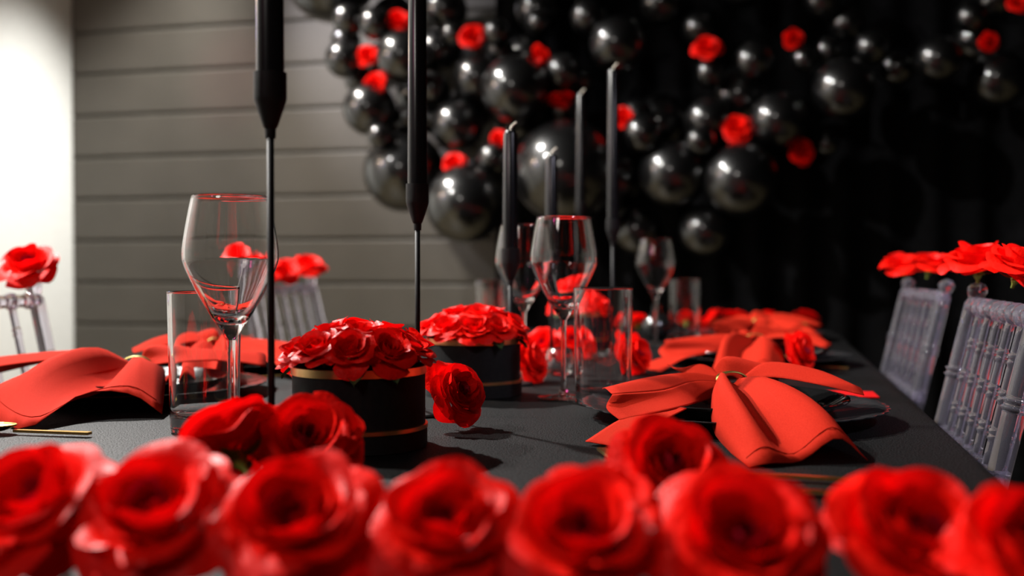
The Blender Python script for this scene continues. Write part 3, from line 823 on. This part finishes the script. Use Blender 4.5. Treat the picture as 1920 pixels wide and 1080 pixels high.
mains = [
 (622, -42, 86, 3.72, 'very large glossy black balloon at the top left end of the garland'),
 (655, 38, 31, 3.62, 'small glossy black balloon just under the huge top left one'),
 (705, 46, 31, 3.64, 'small glossy black balloon left of the topmost rose by the candle'),
 (650, 78, 28, 3.72, 'small dim black balloon on the left outline, third from top'),
 (647, 112, 36, 3.62, 'small black balloon sticking out farthest left, two bright glints'),
 (674, 150, 27, 3.70, 'small black balloon left of the lower rose of the left pair'),
 (757, 108, 52, 3.60, 'mid-size black balloon touching the second candle, under the top rose'),
 (694, 205, 50, 3.62, 'mid-size black balloon on the left outline below the rose pair'),
 (767, 222, 27, 3.68, 'small black balloon left of the second candle, below the rose pair'),
 (712, 255, 23, 3.60, 'tiny black balloon above the large one on the left outline'),
 (758, 322, 76, 3.62, 'large black balloon cut by the second candle cup'),
 (872, 383, 74, 3.58, 'large black balloon lowest on the left, under a half hidden rose'),
 (858, 236, 50, 3.66, 'mid-size black balloon right of the second candle, halfway down'),
 (896, 148, 46, 3.68, 'mid-size black balloon left of the large one above the short candle'),
 (966, 168, 64, 3.60, 'large black balloon above and left of the short candle wick'),
 (850, 66, 24, 3.66, 'small dim black balloon left of the dark-hearted rose'),
 (931, 62, 26, 3.64, 'small black balloon right of the dark-hearted rose, upper of two'),
 (938, 96, 26, 3.60, 'small black balloon right of the dark-hearted rose, lower of two'),
 (813, 168, 32, 3.70, 'small black balloon peeking from behind the second candle, upper'),
 (812, 226, 28, 3.70, 'small black balloon peeking from behind the second candle, lower'),
 (1056, 136, 36, 3.62, 'small black balloon below and right of the green-tipped rose'),
 (1060, 322, 98, 3.60, 'biggest round black balloon behind the short candles'),
 (1156, 84, 52, 3.58, 'mid-size black balloon right above the tip of the slim candle'),
 (926, 298, 32, 3.62, 'small black balloon under the rose beside the short candle'),
 (1102, 34, 34, 3.66, 'small black balloon at the top with a pinkish glint'),
 (1010, 44, 24, 3.70, 'small dim black balloon at the top above the green-tipped rose'),
 (1090, 150, 27, 3.70, 'small dim black balloon left of the slim candle tip'),
 (1193, 216, 30, 3.66, 'small black balloon right of the slim candle rose, upper of two'),
 (1205, 250, 36, 3.64, 'small black balloon right of the slim candle rose, lower of two'),
 (1262, 326, 64, 3.62, 'large black balloon with one bright double glint, right of the slim candle'),
 (1322, 432, 50, 3.66, 'lowest black balloon hanging above the far tumbler'),
 (1327, 226, 46, 3.66, 'mid-size black balloon left of the brightest right hand rose'),
 (1312, 264, 28, 3.62, 'small black balloon with a soft glint, below left of the right rose'),
 (1388, 337, 70, 3.58, 'large black balloon under the brightest right hand rose'),
 (1457, 226, 54, 3.62, 'mid-size black balloon right of the brightest right hand rose'),
 (1412, 116, 38, 3.66, 'small black balloon right of the dark red upper rose'),
 (1330, 138, 29, 3.66, 'small black balloon directly under the dark red upper rose'),
 (1506, 112, 25, 3.68, 'small black balloon under the dim upper right rose'),
 (1551, 95, 25, 3.70, 'small black balloon right of the dim upper right rose'),
 (1580, 168, 58, 3.60, 'mid-size black balloon with three glints at the upper right'),
 (1632, 90, 33, 3.68, 'small black balloon with one yellowish glint at the upper right'),
 (1757, 112, 44, 3.66, 'mid-size black balloon farthest right with bright glints'),
 (1817, 34, 30, 3.68, 'small black balloon near the top right corner'),
 (1549, 270, 22, 3.70, 'small black balloon right of the ring-shaped red rose'),
 (1196, 432, 48, 3.74, 'dim black balloon low down above the farthest wine glass'),
 (835, 20, 42, 3.74, 'dim black balloon above left of the dark-hearted rose, nearest the second candle'),
 (822, 96, 40, 3.76, 'dim black balloon left of the dark-hearted rose, touching the second candle'),
 (1868, 150, 54, 3.76, 'dim mid-size black balloon at the right end of the garland')]
for m_ in mains: balloon(*m_, GB)
grs = [
 (747, 40, 24, 'at the top, left of the second candle'), (690, 105, 22, 'upper one of the pair on the left outline'),
 (702, 160, 25, 'lower one of the pair on the left outline'), (885, 68, 24, 'facing front with a dark heart'),
 (1012, 104, 20, 'with a green tip, right of the dark-hearted one'), (1051, 190, 25, 'with a yellow-green calyx up, beside a candle wick'),
 (934, 262, 19, 'half hidden behind the short candle'), (851, 306, 22, 'sitting on the lowest large left balloon'),
 (1168, 222, 22, 'half behind the slim candle'), (1324, 90, 27, 'dark red, right of the top middle'),
 (1380, 239, 28, 'brightest on the right half'), (1503, 285, 26, 'shaped like a ring on the lower right'),
 (1486, 72, 20, 'dim, upper right of the middle'), (1905, 6, 20, 'dim, at the top right corner'), (1852, 80, 20, 'nearly black, far right')]
for i, (px, py, rp, rel) in enumerate(grs):
    Yr = 3.60 if px < 1450 else 3.64
    c, d = px_plane(px, py, Yr)
    # pull the rose in front of any balloon it would sink into
    for (bc, br) in placed:
        dx, dz = c.x - bc.x, c.z - bc.z
        q = br * br - dx * dx - dz * dz
        if q > 0: c.y = min(c.y, bc.y - math.sqrt(q) - 0.004)
    s = c.y / Yr
    ax = (brnd.uniform(-0.4, 0.4), -1, brnd.uniform(-0.1, 0.6))
    if i == 5: ax = (0.15, -0.35, -0.95)
    if i == 4: ax = (-0.5, -0.5, -0.6)
    if i in (3, 11): ax = (0.1 if i == 3 else 0.4, -1, 0.15)
    cc, _ = px_plane(px, py, c.y)
    rose_small(cc, rp * 1.05 * d * s / FPX, ax, 'red rose tucked in the balloon garland, ' + rel, 'roses in the balloon garland', i)
# balloons filling the mass behind
poly = [(590, -70), (632, 70), (655, 185), (700, 290), (730, 370), (800, 400), (900, 410), (1000, 400), (1120, 420), (1230, 440), (1300, 440), (1400, 385), (1480, 320), (1580, 260), (1700, 210), (1960, 190), (1960, -70)]
def inside(x, y):
    r = False; j = len(poly) - 1
    for i in range(len(poly)):
        xi, yi = poly[i]; xj, yj = poly[j]
        if (yi > y) != (yj > y) and x < (xj - xi) * (y - yi) / (yj - yi) + xi: r = not r
        j = i
    return r
names = ['top candle rose', 'upper left pair rose', 'lower left pair rose', 'dark-hearted rose', 'green-tipped rose', 'yellow-calyx rose',
         'short candle rose', 'lowest left rose', 'slim candle rose', 'dark red upper rose', 'brightest right rose', 'ring-shaped rose',
         'dim upper right rose', 'corner rose', 'nearly black far right rose']
used = set()
def filler_label(x, y, rp):
    size = 'small' if rp < 40 else ('mid-size' if rp < 62 else 'large')
    for i in sorted(range(len(grs)), key=lambda q: math.hypot(grs[q][0] - x, grs[q][1] - y)):
        dx, dy = x - grs[i][0], y - grs[i][1]
        k = round(math.degrees(math.atan2(-dy, dx)) / 45) % 8
        rel = ['right of', 'above right of', 'above', 'above left of', 'left of', 'below left of', 'below', 'below right of'][k]
        lab = f'dim {size} black balloon set back, {rel} the {names[i]}'
        if lab not in used:
            used.add(lab); return lab
cnt = 0; tries = 0
want = [('left', 26), ('right', 16)]
for side, num in want:
    cnt = 0; tries = 0
    while cnt < num and tries < 6000:
        tries += 1
        x = brnd.uniform(600, 1010) if side == 'left' else brnd.uniform(1010, 1950)
        y = brnd.uniform(-60, 430)
        rp = brnd.choice([44, 54, 62, 70] if side == 'left' else [34, 44, 56])
        if not inside(x, y) or not inside(x - rp * 0.9, y) or not inside(x, y + rp * 0.8): continue
        Y = brnd.uniform(3.76, 3.86)
        c, d = px_plane(x, y, Y); r = rp * d / FPX
        if c.y + r > 3.955: Y = 3.955 - r; c, d = px_plane(x, y, Y)
        if any((c - bc).length < 0.93 * (r + br) for bc, br in placed): continue
        balloon(x, y, rp, Y, filler_label(x, y, rp), 'filler balloons in the garland')
        cnt += 1
    print('fillers', side, cnt)
